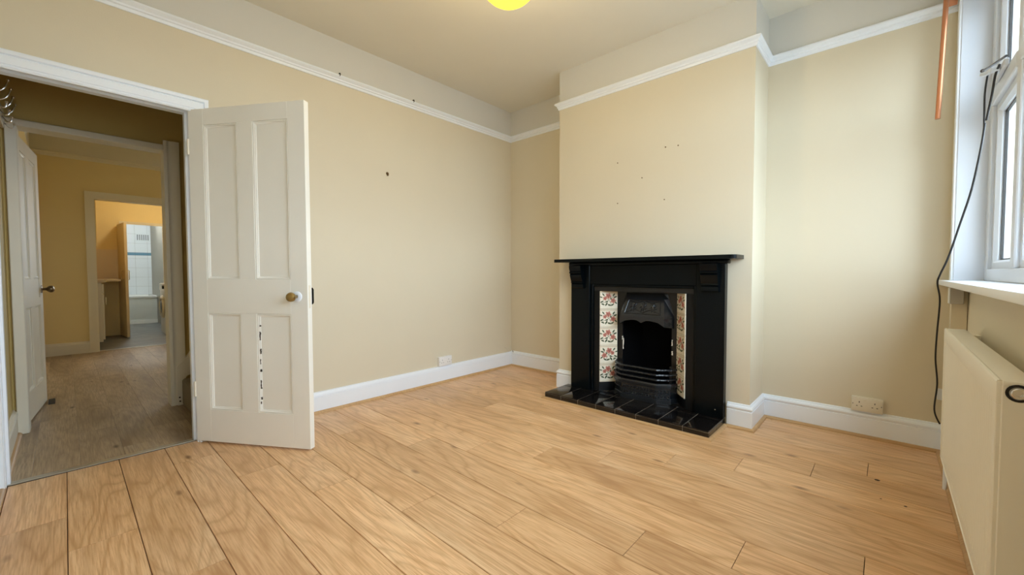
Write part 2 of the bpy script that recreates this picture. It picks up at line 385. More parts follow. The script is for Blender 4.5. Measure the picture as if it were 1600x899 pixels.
# back room and lobby runs
run(['baseboard_lobby_side'], SK, [(LX-.0, -3.56), (-.12, -3.56)], 'aged_white', flip=1); run(['trim_beading_lobby_side'], QD, [(LX, -3.56), (-.12, -3.56)], 'oak_beading', flip=1)
run(['baseboard_back_room_far'], SKL, [(FX, -3.121), (FX, -3.56)], 'aged_white', flip=1)
run(['trim_picture_rail_back_room'], RAIL, [(FX, .0), (FX, -3.56)], 'aged_white', 2.468, flip=1)

# ------------------------------------------------------------------ architraves and linings
AR = [(0, 0), (0, .016), (.006, .019), (.012, .013), (.018, .013), (.022, .018), (.055, .022), (.062, .016), (.066, .026), (.080, .030), (.085, .026), (.085, 0)]
def arch(name, mat, pts, Nv, flip, label=None, prof=AR): return struct(MB().rings(sweep(prof, pts, Nv, flip)).build(name, mat), label)
# main doorway, room side (normal +x)
arch('trim_door_architrave', 'gloss_white', [(0, DH+.012, 0), (0, DH+.012, 1.972), (0, YF+.003, 1.972)], (1, 0, 0), -1, 'white moulded architrave around the open doorway')
mb = MB(); mb.box(0, .022, YF+.001, -3.532, 0, 1.972, .003); struct(mb.build('trim_door_architrave_left', 'gloss_white'))
mb = MB(); mb.box(-.135, 0, DH+.002, DH+.03, 0, 2.005); mb.box(-.135, 0, -3.56, -3.53, 0, 2.005); mb.box(-.135, 0, -3.53, DH+.002, 1.985, 2.005)
mb.box(-.09, -.045, DH-.01, DH+.002, 0, 1.985); mb.box(-.09, -.045, -3.53, -3.52, 0, 1.985); mb.box(-.09, -.045, -3.52, DH-.01, 1.972, 1.985)
struct(mb.build('trim_door_lining', 'gloss_white', smooth=False), 'white painted lining of the open doorway')
# lobby doorway
AR2 = [(0, 0), (0, .02), (.02, .024), (.03, .018), (.045, .018), (.06, .026), (.093, .026), (.093, 0)]
struct(MB().rings(sweep(AR2, [(LX, -2.790, 0), (LX, -2.790, 2.022)], (1, 0, 0), -1)).build('trim_lobby_architrave_right', 'aged_white'), 'worn white architrave beside the stairs')
mb = MB(); mb.box(LX, LX+.024, -3.56, -2.79, 1.945, 1.988, .004); struct(mb.build('trim_lobby_architrave_head', 'aged_white'))
mb = MB(); mb.box(LX, LX+.024, -3.545, -3.494, 0, 1.945, .004); struct(mb.build('trim_lobby_architrave_left', 'aged_white'))
mb = MB(); mb.box(LX-.13, LX-.0005, -3.515, -3.494, 0, 1.966); mb.box(LX-.13, LX-.0005, -2.79, -2.770, 0, 1.966); mb.box(LX-.13, LX-.0005, -3.494, -2.79, 1.948, 1.967)
struct(mb.build('trim_lobby_lining', 'aged_white', smooth=False))
AR3 = [(0, 0), (0, .02), (.03, .026), (.06, .022), (.089, .03), (.089, 0)]
arch('trim_kitchen_architrave', 'aged_white', [(FX, KY1, 0), (FX, KY1, KZ), (FX, KY0, KZ), (FX, KY0, 0)], (1, 0, 0), -1, 'white architrave around the kitchen doorway', AR3)
mb = MB(); mb.box(FX-.13, FX, KY0-.02, KY0, 0, KZ+.012); mb.box(FX-.13, FX, KY1, KY1+.02, 0, KZ+.012); mb.box(FX-.13, FX, KY0, KY1, KZ, KZ+.02)
struct(mb.build('trim_kitchen_lining', 'aged_white', smooth=False))
arch('trim_bathroom_architrave', 'aged_white', [(KX, -2.14, 0), (KX, -2.14, 1.85), (KX, -2.64, 1.85), (KX, -2.64, 0)], (1, 0, 0), -1, 'narrow frame around the bathroom doorway', [(0, 0), (0, .02), (.045, .02), (.045, 0)])

# ------------------------------------------------------------------ panelled doors
def door(name, loc, rz, w_, z0, z1, mat, label, ss, zz, knob=True, chips=False, th=.036, mirror=1):
    d = struct(empty(name, loc, rz), label)
    s0, s1, s2, s3 = ss; b0, b1, b2, b3 = zz
    T = lambda y: y*mirror
    def bx(nm, a, b, c, e_): 
        y = sorted((T(0), T(th))); return MB().box(a, b, y[0], y[1], c, e_, .0012).build(nm, mat, d, local=True)
    bx('stile', 0, s0, z0, z1); bx('stile', s3, w_, z0, z1)
    for a, b in ((z0, b0), (b1, b2), (b3, z1)): bx('rail', s0, s3, a, b)
    for a, b in ((b0, b1), (b2, b3)): bx('muntin', s1, s2, a, b)
    for pi, (a, b, c, e_) in enumerate(((s0, s1, b2, b3), (s2, s3, b2, b3), (s0, s1, b0, b1), (s2, s3, b0, b1))):
        y = sorted((T(.011), T(th-.011))); p = MB().box(a-.006, b+.006, y[0], y[1], c-.006, e_+.006).build('panel', mat, d, local=True)
        for side in (0, 1):
            yf = T(.011 if side == 0 else th-.011); sg = -1 if (side == 0) == (mirror > 0) else 1
            prof = [(0, 0), (.018, 0), (.017, .003), (.012, .005), (.008, .009), (.004, .0095), (.002, .006), (0, .006)]
            MB().rings(sweep(prof, [(a, yf, c), (b, yf, c), (b, yf, e_), (a, yf, e_)], (0, sg, 0), 1 if sg < 0 else -1, True), True).build('beading', mat, p, local=True)
        if chips and pi == 3:
            mb = MB(); q = c+.05
            rnd = random.Random(3)
            while q < e_-.06:
                h_ = rnd.choice((.008, .014, .03, .05)); ww = rnd.uniform(.002, .007); x_ = a+.0135+rnd.uniform(-.002, .003)
                n_ = 6; pts = []
                for k_ in range(n_): pts.append((x_+ww/2+rnd.uniform(-.0015, .002), q+h_*k_/(n_-1)))
                for k_ in range(n_-1, -1, -1): pts.append((x_-ww/2+rnd.uniform(-.002, .0015), q+h_*k_/(n_-1)))
                mb.prism(pts, lambda u, v_: (u, .0045, v_), lambda u, v_: (u, .0105, v_)); q += h_+rnd.choice((.006, .012, .03, .05))
            mb.build('paint_chip', 'dark_wood_chip', p, local=True)
    return d
d1 = door('door_1', (0, DH, 0), .5634, .7625, .012, 1.98, 'door_cream', 'cream four panel door standing open into the room', (.101, .325, .430, .655), (.206, .784, .983, 1.885), chips=True)
KN = [(.010, .0), (.010, .022), (.013, .028), (.021, .036), (.026, .046), (.0265, .054), (.023, .063), (.013, .069), (0, .071)]
kb = MB().lathe(KN, (.697, 0, .886), (0, -1, 0)).build('knob', 'brass', d1, local=True); tag(kb, 'round brass knob')
tag(MB().lathe([(.030, 0), (.030, .003), (.026, .006), (.012, .008), (0, .008)], (.697, 0, .886), (0, -1, 0)).build('rose', 'gloss_white', d1, local=True), 'white painted knob rose')
bp = tag(MB().prism([(.705, .84), (.756, .84), (.762, .85), (.762, .925), (.756, .935), (.705, .935)], lambda u, v_: (u, .036, v_), lambda u, v_: (u, .054, v_)).build('rim_lock', 'black_paint', d1, local=True), 'black rim lock on the far face')
MB().lathe(KN, (.697, .044, .886), (0, 1, 0)).build('knob', 'black_paint', d1, local=True)
MB().box(.7605, .7632, .010, .026, .82, .95, .0005).build('lock_plate', 'aged_white', d1, local=True)
for hz in (.28, 1.72):
    MB().tube([(-.004, .0, hz), (-.004, .0, hz+.09)], .006, 8).build('hinge', 'aged_white', d1, local=True)
d2 = door('door_2', (-1.135, -3.512, 0), math.atan2(.075, -.745), .745, .012, 1.945, 'aged_white', 'worn white four panel door folded back in the back room', (.10, .32, .42, .645), (.206, .784, .983, 1.85), mirror=1)
MB().lathe(KN, (.69, 0, .90), (0, -1, 0)).build('knob', 'dark_brass', d2, local=True)
MB().lathe([(.03, 0), (.03, .004), (.012, .008), (0, .008)], (.69, 0, .90), (0, -1, 0)).build('rose', 'dark_brass', d2, local=True)
MB().box(.60, .665, -.002, 0, .84, .99, .0005).build('finger_plate', 'skirt_beige', d2, local=True)
ds = tag(MB().prism([(0, 0), (.11, 0), (.11, .004), (.0, .02)], lambda u, v_: (-1.86+u, -3.43, v_), lambda u, v_: (-1.86+u, -3.395, v_)).build('door_wedge', 'pin_black'), 'black door wedge on the floor by the back room door', 'wedge')

# ------------------------------------------------------------------ front window
win = struct(empty('window_1', (W, -1.45, WZ0)), 'white plastic framed window over the radiator')
XF = 3.412
mb = MB(); mb.box(3.26, 3.47, WY0-.06, -.001, .945, .972, .004, 2); mb.build('sill', 'gloss_white', win)
mb = MB(); fwid = .055
mb.box(XF, XF+.07, WY1-fwid, WY1, .972, WZ1, .004); mb.box(XF, XF+.07, WY0, WY0+fwid, .972, WZ1, .004)
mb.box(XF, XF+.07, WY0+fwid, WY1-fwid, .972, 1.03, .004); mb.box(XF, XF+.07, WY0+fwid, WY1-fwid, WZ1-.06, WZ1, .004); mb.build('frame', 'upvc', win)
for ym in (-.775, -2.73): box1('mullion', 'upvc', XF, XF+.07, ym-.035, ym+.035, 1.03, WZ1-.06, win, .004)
ZT = 1.83
for ym in (-.775, -2.73): box1('added_shade_pier', 'stone', XF+.075, W+.34, ym-.08, ym+.08, .972, WZ1, win, .008)  # unseen outer piers, added to hold window light back from the alcove wall
lights_ = [(-.74, -.21), (-2.695, -.81), (-3.295, -2.765)]
for a, b in lights_:
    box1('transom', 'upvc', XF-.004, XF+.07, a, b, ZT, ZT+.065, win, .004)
    for z0, z1 in ((1.03, ZT), (ZT+.065, WZ1-.06)):
        s_ = MB(); t = .042; x0, x1 = XF+.006, XF+.06
        s_.rings(sweep([(0, 0), (t, 0), (t, -.03), (t-.012, -.044), (0, -.044)], [(x1, a, z0), (x1, b, z0), (x1, b, z1), (x1, a, z1)], (1, 0, 0), 1, True), True)
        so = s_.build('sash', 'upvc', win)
        gk = MB(); gk.rings(sweep([(0, 0), (.007, 0), (.007, -.01), (0, -.01)], [(x1-.012, a+t, z0+t), (x1-.012, b-t, z0+t), (x1-.012, b-t, z1-t), (x1-.012, a+t, z1-t)], (1, 0, 0), 1, True), True); gk.build('gasket', 'pin_black', so)
        box1('pane', 'pane_glass', XF+.034, XF+.038, a+t-.005, b-t+.005, z0+t-.005, z1-t+.005, so)
# opening-light handle and stay on the first top light
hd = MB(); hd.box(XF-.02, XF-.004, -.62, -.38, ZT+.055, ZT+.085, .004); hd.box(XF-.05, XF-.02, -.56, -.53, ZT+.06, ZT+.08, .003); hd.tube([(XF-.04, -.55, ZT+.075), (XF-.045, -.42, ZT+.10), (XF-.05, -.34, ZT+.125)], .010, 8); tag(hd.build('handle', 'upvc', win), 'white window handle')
st = MB(); st.tube([(3.366, -.30, 1.985), (3.372, -.46, 1.945), (3.40, -.60, 1.93)], .005, 8); st.build('stay', 'dark_steel', win)
st = MB(); st.lathe([(.007, 0), (.008, .012), (.004, .02)], (3.366, -.292, 1.987), (0, -1, -.2), 10); st.build('stay_tip', 'pin_black', win)
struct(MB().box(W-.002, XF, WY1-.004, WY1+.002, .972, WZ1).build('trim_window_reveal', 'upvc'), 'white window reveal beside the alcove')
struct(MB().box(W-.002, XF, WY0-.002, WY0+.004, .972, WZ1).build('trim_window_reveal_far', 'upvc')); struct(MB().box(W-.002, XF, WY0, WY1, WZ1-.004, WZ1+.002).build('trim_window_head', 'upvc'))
mb = MB(); mb.box(W-.008, W+.004, -.143, -.02, .972, WZ1+.1, .002); mb.box(W-.014, W+.002, -.155, -.135, .972, WZ1+.1, .003); struct(mb.build('trim_window_architrave', 'gloss_white'), 'white window architrave in the corner')
mb = MB(); mb.box(W-.012, W+.004, WY0-.12, WY0, .972, WZ1+.1, .003); mb.box(W-.012, W+.004, WY0, -.155, WZ1, WZ1+.1, .003); struct(mb.build('trim_window_architrave_head', 'gloss_white'))
# rear window of the back room
w2 = struct(empty('window_2', (FX-.06, -1.1, .9)), 'back room window out of sight')
mb = MB(); mb.rings(sweep([(0, 0), (.07, 0), (.07, .06), (0, .06)], [(FX-.1, -1.8, .8), (FX-.1, -.3, .8), (FX-.1, -.3, 2.3), (FX-.1, -1.8, 2.3)], (1, 0, 0), 1, True), True); mb.build('frame', 'upvc', w2)
box1('pane', 'pane_glass', FX-.08, FX-.076, -1.75, -.35, .85, 2.25, w2)
# outside
struct(box1('ground', 'pavement', W+.3, 30, -15, 12, -.5, -.35), 'pavement outside the window')

# ------------------------------------------------------------------ hearth
he = tag(empty('hearth', (1.646, -.53, 0)), 'raised black tiled hearth in front of the fireplace', 'hearth')
HX0, HX1, HY0 = 1.018, 2.272, -.706
box1('base', 'grout_dark', HX0+.002, HX1-.002, HY0+.002, -P_-.002, .001, .0495, he)
pw = (HX1-HX0)/8
for i in range(8):
    for (ya, yb) in ((HY0, -.452), (-.4505, -P_-.001)):
        MB().box(HX0+pw*i+.0012, HX0+pw*(i+1)-.0012, ya, yb, .043, .0515, .003, 2).build('tile', 'black_tile', he)
    MB().box(HX0+pw*i+.0012, HX0+pw*(i+1)-.0012, HY0, HY0+.01, .002, .0425, .002).build('edge_tile', 'black_tile', he)
for ex in (HX0, HX1-.01):
    for ya, yb in ((HY0+.011, -.55), (-.549, -P_-.001)): MB().box(ex, ex+.01, ya, yb, .002, .0425, .002).build('edge_tile', 'black_tile', he)
HB = [(.0, 0), (.022, 0), (.021, .006), (.017, .011), (.009, .014), (0, .0145)]
R = sweep(HB, [(HX0, -P_-.02, 0), (HX0, HY0, 0), (HX1, HY0, 0), (HX1, -P_-.02, 0)], (0, 0, 1), -1)
for i in range(3): struct(MB().rings([R[i], R[i+1]]).build('trim_hearth_beading_%d' % (i+1), 'oak_beading'), 'oak beading around the hearth')

# ------------------------------------------------------------------ fire surround
fs = tag(empty('fire_surround', (1.675, -P_, .05)), 'black painted fire surround with mantel shelf on the chimney breast', 'fireplace')
YS = -P_-.058; ZB = .0515
for a, b in ((1.077, 1.256), (2.094, 2.274)):
    MB().box(a, b, YS, -P_, ZB, 1.075, .003).build('jamb', 'black_paint', fs)
    s_ = 1 if a < 1.5 else -1; x0 = b if s_ > 0 else a
    xs = sorted((x0, x0+s_*.022)); MB().box(xs[0], xs[1], YS+.018, -P_, ZB, .935, .003).build('inner_slip', 'black_paint', fs)
MB().box(1.256, 2.094, YS+.008, -P_, .925, 1.075, .003).build('frieze', 'black_paint', fs)
MB().box(1.278, 2.072, YS+.020, -P_, .905, .925, .003).build('inner_slip', 'black_paint', fs)
MB().box(1.06, 2.292, YS-.012, -P_, 1.075, 1.103, .006, 2).build('bed_mould', 'black_paint', fs)
mx0, mx1 = .983, 2.367
pol = [(mx0, -P_), (mx1, -P_), (mx1, -P_-.165)]+[(mx1-.025+.025*math.cos(t), -P_-.165-.025*math.sin(t)) for t in (0.5, 1.0, 1.57)]+[(mx0+.025-.025*math.cos(t), -P_-.165-.025*math.sin(t)) for t in (1.57, 1.0, 0.5)]+[(mx0, -P_-.165)]
MB().prism(pol, lambda x, y: (x, y, 1.103), lambda x, y: (x, y, 1.128)).build('mantel_shelf', 'black_paint', fs, smooth=False)
cprof = [(0, .888), (.018, .888), (.024, .896), (.024, .922), (.020, .927), (.034, .934), (.034, .940), (.030, .945), (.036, .955), (.048, .985), (.052, 1.0), (.046, 1.006), (.060, 1.015), (.060, 1.022), (.053, 1.028), (.062, 1.05), (.066, 1.075), (0, 1.075)]
for a, b in ((1.098, 1.208), (2.134, 2.240)):
    MB().prism(cprof, lambda u, v_, a=a: (a, YS-u, v_), lambda u, v_, b=b: (b, YS-u, v_)).build('corbel', 'black_paint', fs)
tag(MB().lathe([(.004, 0), (.004, .003), (0, .004)], (2.225, YS, .105), (0, -1, 0), 10).build('screw', 'chrome', fs), 'bright screw head')

# ------------------------------------------------------------------ cast iron insert
ins = tag(empty('fireplace_insert', (1.674, -.36, .052)), 'cast iron fireplace insert with floral tiles and open grate', 'fireplace insert')
YI = -.386; IX0, IX1 = 1.279, 2.071; TX0, TX1 = 1.331, 2.017; NX0, NX1 = 1.428, 1.917; YN = -.266
for a, b in ((IX0, TX0), (TX1, IX1)): MB().box(a, b, YI, -.33, ZB, .869, .002).build('frame_side', 'cast_iron_lattice', ins)
MB().box(IX0, IX1, YI, -.33, .869, .905, .002).build('frame_head', 'cast_iron', ins)
# splayed reveals that carry the tiles
for s_ in (0, 1):
    o, n_ = ((TX0, YI+.004), (NX0, YN)) if s_ == 0 else ((TX1, YI+.004), (NX1, YN))
    dx = -.012 if s_ == 0 else .012
    MB().prism([o, n_, (n_[0]+dx, n_[1]+.01), (o[0]+dx, o[1]+.012)], lambda x, y: (x, y, ZB), lambda x, y: (x, y, .869)).build('splay', 'cast_iron', ins)
MB().prism([(YI+.004, .869), (YN, .869), (YN+.02, .895), (YI+.02, .90)], lambda y, z: (TX0, y, z), lambda y, z: (TX1, y, z)).build('splay_head', 'cast_iron', ins)
# centre plate with opening
mb = MB(); PX0, PX1 = 1.475, 1.872
mb.box(NX0-.02, PX0, YN, YN+.012, ZB, .88); mb.box(PX1, NX1+.02, YN, YN+.012, ZB, .88); mb.box(PX0, PX1, YN, YN+.012, .64, .88); mb.build('centre_plate', 'cast_iron', ins)
# firebox
mb = MB(); fbx = [(PX0, YN+.012), (PX1, YN+.012), (PX1-.07, -.04), (PX0+.07, -.04)]
A = [(x, y, ZB) for x, y in fbx]; B = [(x, y, .86) for x, y in fbx]
mb.face([A[1], A[2], B[2], B[1]]); mb.face([A[2], A[3], B[3], B[2]]); mb.face([A[3], A[0], B[0], B[3]]); mb.face(A); mb.face(B)
mb.build('firebox', 'cast_iron_soot', ins, smooth=False)
# canopy hood with relief panel
xc = (PX0+PX1)/2
def hoodring(z, y, ht, hs): return [(xc-hs, YN, z), (xc-ht, y, z), (xc+ht, y, z), (xc+hs, YN, z)]
mb = MB(); mb.rings([hoodring(.858, YN-.012, .135, .165), hoodring(.815, YN-.030, .150, .180), hoodring(.69, YN-.085, .175, .215), hoodring(.672, YN-.090, .178, .217)])
hood = mb.build('hood', 'cast_iron_hood', ins, smooth=False)
mb = MB(); lip = []
n_ = 24
for k_ in range(n_+1):
    t = k_/n_; x = -.178+.356*t; a = abs(t-.5)*2
    zl = .645-.012*math.exp(-(a/.10)**2)+.010*math.exp(-((a-.35)/.2)**2)-.030*max(0, a-.72)/.28
    lip.append((x, zl))
pol = [(-.178, .676)]+[(.178, .676)]+[(x, z) for x, z in lip[::-1]]
mb.prism(pol, lambda x, z: (xc+x, YN-.090-.004, z), lambda x, z: (xc+x, YN-.078, z)); 
for s_ in (-1, 1):
    mb.prism([(0, .676), (1, .676), (1, .60), (0, .615)], lambda t, z, s_=s_: (xc+s_*(.178+.039*t), YN-.094*(1-t), z), lambda t, z, s_=s_: (xc+s_*(.172+.039*t), YN-.082*(1-t)+.004, z))
mb.build('lip', 'cast_iron_hood', hood, smooth=False)
def hp(u, v_, off): # point on sloped hood face
    z = .70+.105*v_; t = (z-.69)/(.815-.69); y = YN-.085+.055*t; ww = .175-.025*t
    return Vector((xc+u*ww*.9, y-off*.9, z+off*.45))
mb = MB()
rim = [(-.92, .02), (.92, .02), (.92, .98), (-.92, .98)]
mb.tube([hp(u, v_, .002) for u, v_ in rim+rim[:1]], .004, 6)
for cx_ in (-.55, 0, .55):
    for q in range(7):
        an = q*2*math.pi/7+.3; 
        mb.tube(smoothpts([hp(cx_, .5, .003), hp(cx_+.10*math.cos(an), .5+.22*math.sin(an), .005), hp(cx_+.20*math.cos(an+.4), .5+.38*math.sin(an+.4), .002)], 3), [.0045, .0045, .004, .004, .0035, .003, .002], 6)
for s_ in (-1, 1):
    mb.tube(smoothpts([hp(s_*.85, .1, .003), hp(s_*.4, .3, .004), hp(0, .08, .003)], 5), .003, 6)
    mb.tube(smoothpts([hp(s_*.85, .9, .003), hp(s_*.45, .8, .004), hp(s_*.1, .92, .003)], 5), .003, 6)
mb.build('relief', 'cast_iron_hood', hood)
# grate: canted basket front with three bars and a decorated fret
def cant(off, z): return [(1.430-off*.2, -.288, z), (1.458-off*.4, -.345-off*.6, z), (1.540, -.402-off, z), (1.816, -.402-off, z), (1.895+off*.4, -.345-off*.6, z), (1.920+off*.2, -.288, z)]
for z, off in ((.300, .0), (.264, .004), (.228, .008)):
    pts = cant(off, z); mb = MB(); mb.rings(sweep([(-.007, -.008), (.004, -.008), (.009, -.002), (.006, .006), (-.004, .008)], pts, (0, 0, 1), -1)); mb.build('fire_bar', 'cast_iron_relief', ins)
mb = MB()
bands = [(.052, .0), (.052, .012), (.085, .012), (.090, .004), (.118, .004), (.122, .010), (.128, .010), (.132, .003), (.158, .003), (.162, .009), (.168, .009), (.174, .014), (.190, .016), (.200, .008), (.200, -.006)]
pts = cant(0, 0); mb.rings(sweep([(o_, z) for z, o_ in bands]+[(-.012, .2), (-.012, .052)], pts, (0, 0, 1), -1)); fr = mb.build('fret', 'cast_iron_hood', ins, smooth=False)
orn0 = MB().box(-.0045, .0045, -.005, .004, -.008, .008, .003).build('ornament', 'cast_iron_relief', fr, local=True); of = True
spots = [(1.556+.0168*k_, -.407, z) for k_ in range(16) for z in (.104, .145)]
for k_ in range(4):
    for z in (.104, .145):
        c_ = Vector((1.816, -.402, z)).lerp(Vector((1.895, -.345, z)), (k_+.5)/4); spots.append((c_.x+.002, c_.y-.004, z))
for p_ in spots:
    o_ = orn0 if of else copyo(orn0, fr); of = False; o_.location = Vector(p_)
for x in (1.462, 1.890): MB().box(x-.008, x+.008, -.335, -.318, .19, .325, .003).build('bar_post', 'cast_iron', ins)
MB().prism(cant(-.03, 0)[0:6], lambda x, y, z: (x, y, .20), lambda x, y, z: (x, y, .212)).build('grate', 'cast_iron_soot', ins)
for (x, z, h_, y) in ((1.478, .40, .09, -.270), (1.470, .475, .03, -.270), (1.872, .47, .045, -.270), (1.874, .40, .03, -.270), (1.912, .215, .03, -.272)):
    rnd = random.Random(int(x*1000+z*77)); pts = [(x+rnd.uniform(-.002, .003), z+h_*q/4) for q in range(5)]+[(x+rnd.uniform(.005, .010), z+h_*q/4) for q in range(4, -1, -1)]
    MB().prism(pts, lambda u, v_, y=y: (u, y, v_), lambda u, v_, y=y: (u, y+.003, v_)).build('plaster_chip', 'plaster_chip', ins)
# floral tiles
TH, TWD = .1488, .152
tb = MB().box(-TWD/2+.001, TWD/2-.001, -.004, .004, -TH/2+.0007, TH/2-.0007, .0015); tile0 = tb.build('tile', 'cream_tile', ins)
mb = MB(); F = -.0044
def blob(cx_, cz_, rx, rz, mi, ang=0, n=9, pt=0, y=F):
    mb.mi = mi; pts = []
    for k_ in range(n):
        a_ = 2*math.pi*k_/n; rr = 1+pt*math.cos(2*a_); x, z = rx*math.cos(a_)*rr, rz*math.sin(a_)
        pts.append((cx_+x*math.cos(ang)-z*math.sin(ang), y, cz_+x*math.sin(ang)+z*math.cos(ang)))
    mb.face(pts)
for (cx_, cz_, s_) in ((-.004, .030, 1.0), (.030, -.004, .95), (-.028, .012, .7)):
    for q in range(5):
        a_ = q*1.2566+cx_*40; blob(cx_+.0125*s_*math.cos(a_), cz_+.0125*s_*math.sin(a_), .0105*s_, .0085*s_, 0, a_, 8)
    for q in range(3):
        a_ = q*2.09+.5; blob(cx_+.006*s_*math.cos(a_), cz_+.006*s_*math.sin(a_), .0055*s_, .0045*s_, 1, a_, 7, 0, F-.0002)
for (cx_, cz_, an, s_) in ((-.05, -.012, .5, 1), (-.043, -.030, -.4, 1), (-.018, -.030, 1.0, 1.1), (.004, -.036, -.3, 1.1), (.026, -.034, .6, 1), (.046, .022, .4, 1), (.035, .038, .9, 1), (-.040, .040, 2.3, .9), (-.016, -.012, .2, .9), (.050, -.020, -.7, .9), (.014, .012, 1.9, .8), (-.056, .022, 2.8, .8)):
    blob(cx_, cz_, .0125*s_, .0055*s_, 2, an, 8, .12)
mb.mi = 2
for (x0, z0, x1, z1) in ((-.045, -.022, .0, .0), (.0, .0, .02, -.035), (.0, .0, .04, .03), (-.04, .035, .0, .0)):
    dx, dz = x1-x0, z1-z0; L_ = math.hypot(dx, dz); nx, nz = -dz/L_*.0012, dx/L_*.0012
    mb.face([(x0+nx, F+.0002, z0+nz), (x1+nx, F+.0002, z1+nz), (x1-nx, F+.0002, z1-nz), (x0-nx, F+.0002, z0-nz)])
mb.mi = 3
for z in (.0685, .0640, -.0685):
    mb.face([(-.073, F+.0002, z-.0012), (.073, F+.0002, z-.0012), (.073, F+.0002, z+.0012), (-.073, F+.0002, z+.0012)])
for q_ in mb.bm.verts:
    if abs(q_.co.z) < .062: q_.co.x *= 1.18; q_.co.z *= 1.12
mot0 = mb.build('flower_print', ['rose_pink', 'rose_red', 'leaf_green', 'tile_band'], tile0, local=True, smooth=False)
base = base_of(ins); firstt = True
for s_ in (0, 1):
    o, n_ = (Vector((TX0, YI, 0)), Vector((NX0, YN-.004, 0))) if s_ == 0 else (Vector((TX1, YI, 0)), Vector((NX1, YN-.004, 0)))
    d_ = (n_-o); mid = (o+n_)/2
    xdir = d_.normalized() if s_ == 0 else -d_.normalized(); nrm = Vector((0, 0, 1)).cross(xdir)   # +y local is back
    rz = math.atan2(xdir.y, xdir.x); sc_ = d_.length/TWD
    for k_ in range(5):
        if firstt: t_, mo = tile0, mot0; firstt = False
        else: t_ = copyo(tile0, ins); mo = copyo(mot0, t_)
        t_.location = Vector((mid.x, mid.y, .125+TH*(k_+.5)))-base+Vector((xdir.y, -xdir.x, 0))*.003; t_.rotation_euler = (0, 0, rz); t_.scale = (sc_, 1, 1)
        if (k_+s_*2) == 1: mo.scale = (-1, 1, 1)

# ------------------------------------------------------------------ radiator
ra = tag(empty('radiator', (3.28, -1.19, .15)), 'cream panel radiator under the window', 'radiator')
RX0, RX1, RY0, RY1, RZ0, RZ1 = 3.250, 3.318, -1.80, -.56, .150, .755
mb = MB(); nfl = 39; L_ = RY1-RY0-.06; prof = []
for k_ in range(nfl*8+1):
    t = k_/(nfl*8); ph = (k_ % 8)/8; dpt = .0075*(.5-.5*math.cos(2*math.pi*ph)); prof.append((RY0+.03+L_*t, dpt if dpt > .0008 else 0))
zs = [RZ0+.004, RZ0+.045, RZ0+.055, RZ1-.075, RZ1-.060]; am = [0, 0, 1, 1, 0]
Rr = [[(RX0+.003+d_*a_, y, z) for y, d_ in prof] for z, a_ in zip(zs, am)]
for A, B in zip(Rr, Rr[1:]):
    VA = [mb.bm.verts.new(p) for p in A]; VB = [mb.bm.verts.new(p) for p in B]
    for k_ in range(len(VA)-1): mb.bm.faces.new((VA[k_], VA[k_+1], VB[k_+1], VB[k_]))
bmesh.ops.remove_doubles(mb.bm, verts=mb.bm.verts, dist=.00005)
fp = mb.build('front_panel', 'radiator_enamel', ra)
mb = MB(); mb.box(RX0, RX0+.012, RY0+.002, RY1-.002, RZ1-.0605, RZ1-.002, .004, 2); mb.box(RX0+.0004, RX0+.011, RY0+.0022, RY0+.0305, RZ0, RZ1-.058, .002); mb.box(RX0+.0004, RX0+.011, RY1-.0305, RY1-.0022, RZ0, RZ1-.058, .002); mb.box(RX0, RX0+.012, RY0+.03, RY1-.03, RZ0, RZ0+.006, .002); mb.box(RX0+.0085, RX0+.0105, RY0+.031, RY1-.031, RZ0+.007, RZ1-.061)
mb.build('panel_rim', 'radiator_enamel', ra)
MB().box(RX0+.010, RX1, RY0, RY1, RZ1-.012, RZ1, .003, 2).build('top_grille', 'radiator_enamel', ra)
MB().tube([(RX0+.006, RY0+.004, RZ1-.004), (RX0+.006, RY1-.004, RZ1-.004)], .0055, 8).build('top_seam', 'radiator_enamel', ra)
for a, b in ((RY0, RY0+.006), (RY1-.006, RY1)): MB().box(RX0+.009, RX1, a, b, RZ0, RZ1-.011, .002).build('side_panel', 'radiator_enamel', ra)
MB().box(RX1-.006, RX1, RY0+.006, RY1-.006, RZ0, RZ1-.012).build('back_panel', 'radiator_enamel', ra)
tag(MB().lathe([(.021, -.004), (.021, .001), (.0205, .002), (.015, .002), (.015, -.004)], (3.285, RY0, .728), (0, -1, 0)).build('vent_ring', 'pin_black', ra), 'dark gap around the bleed valve')
MB().lathe([(.013, -.004), (.013, .006), (.011, .008), (.006, .008), (.006, .004), (.0, .004)], (3.285, RY0, .728), (0, -1, 0)).build('bleed_plug', 'chrome', ra)
tag(MB().tube([(3.268, -.565, 0), (3.268, -.565, .155)], .0075, 10).build('pipe', 'gloss_white', ra), 'white painted feed pipe')
MB().box(3.318, 3.363, -.60, -.575, .55, .735, .002).build('bracket', 'radiator_enamel', ra); MB().box(3.318, 3.363, -1.75, -1.72, .55, .70, .002).build('bracket', 'radiator_enamel', ra)

# ------------------------------------------------------------------ junction box below the sill
jb = tag(empty('junction_box', (3.318, -.185, .85)), 'small grey junction box under the window sill in the corner', 'junction box')
box1('box', 'grey_box', 3.293, 3.343, -.205, -.166, .850, .936, jb, .003); box1('lid', 'gloss_white', 3.288, 3.293, -.206, -.165, .852, .934, jb, .001)
struct(box1('trim_boxed_pipe', 'wall_cream', W-.006, 3.358, -.165, -.10, .15, .945), 'boxed corner under the sill')

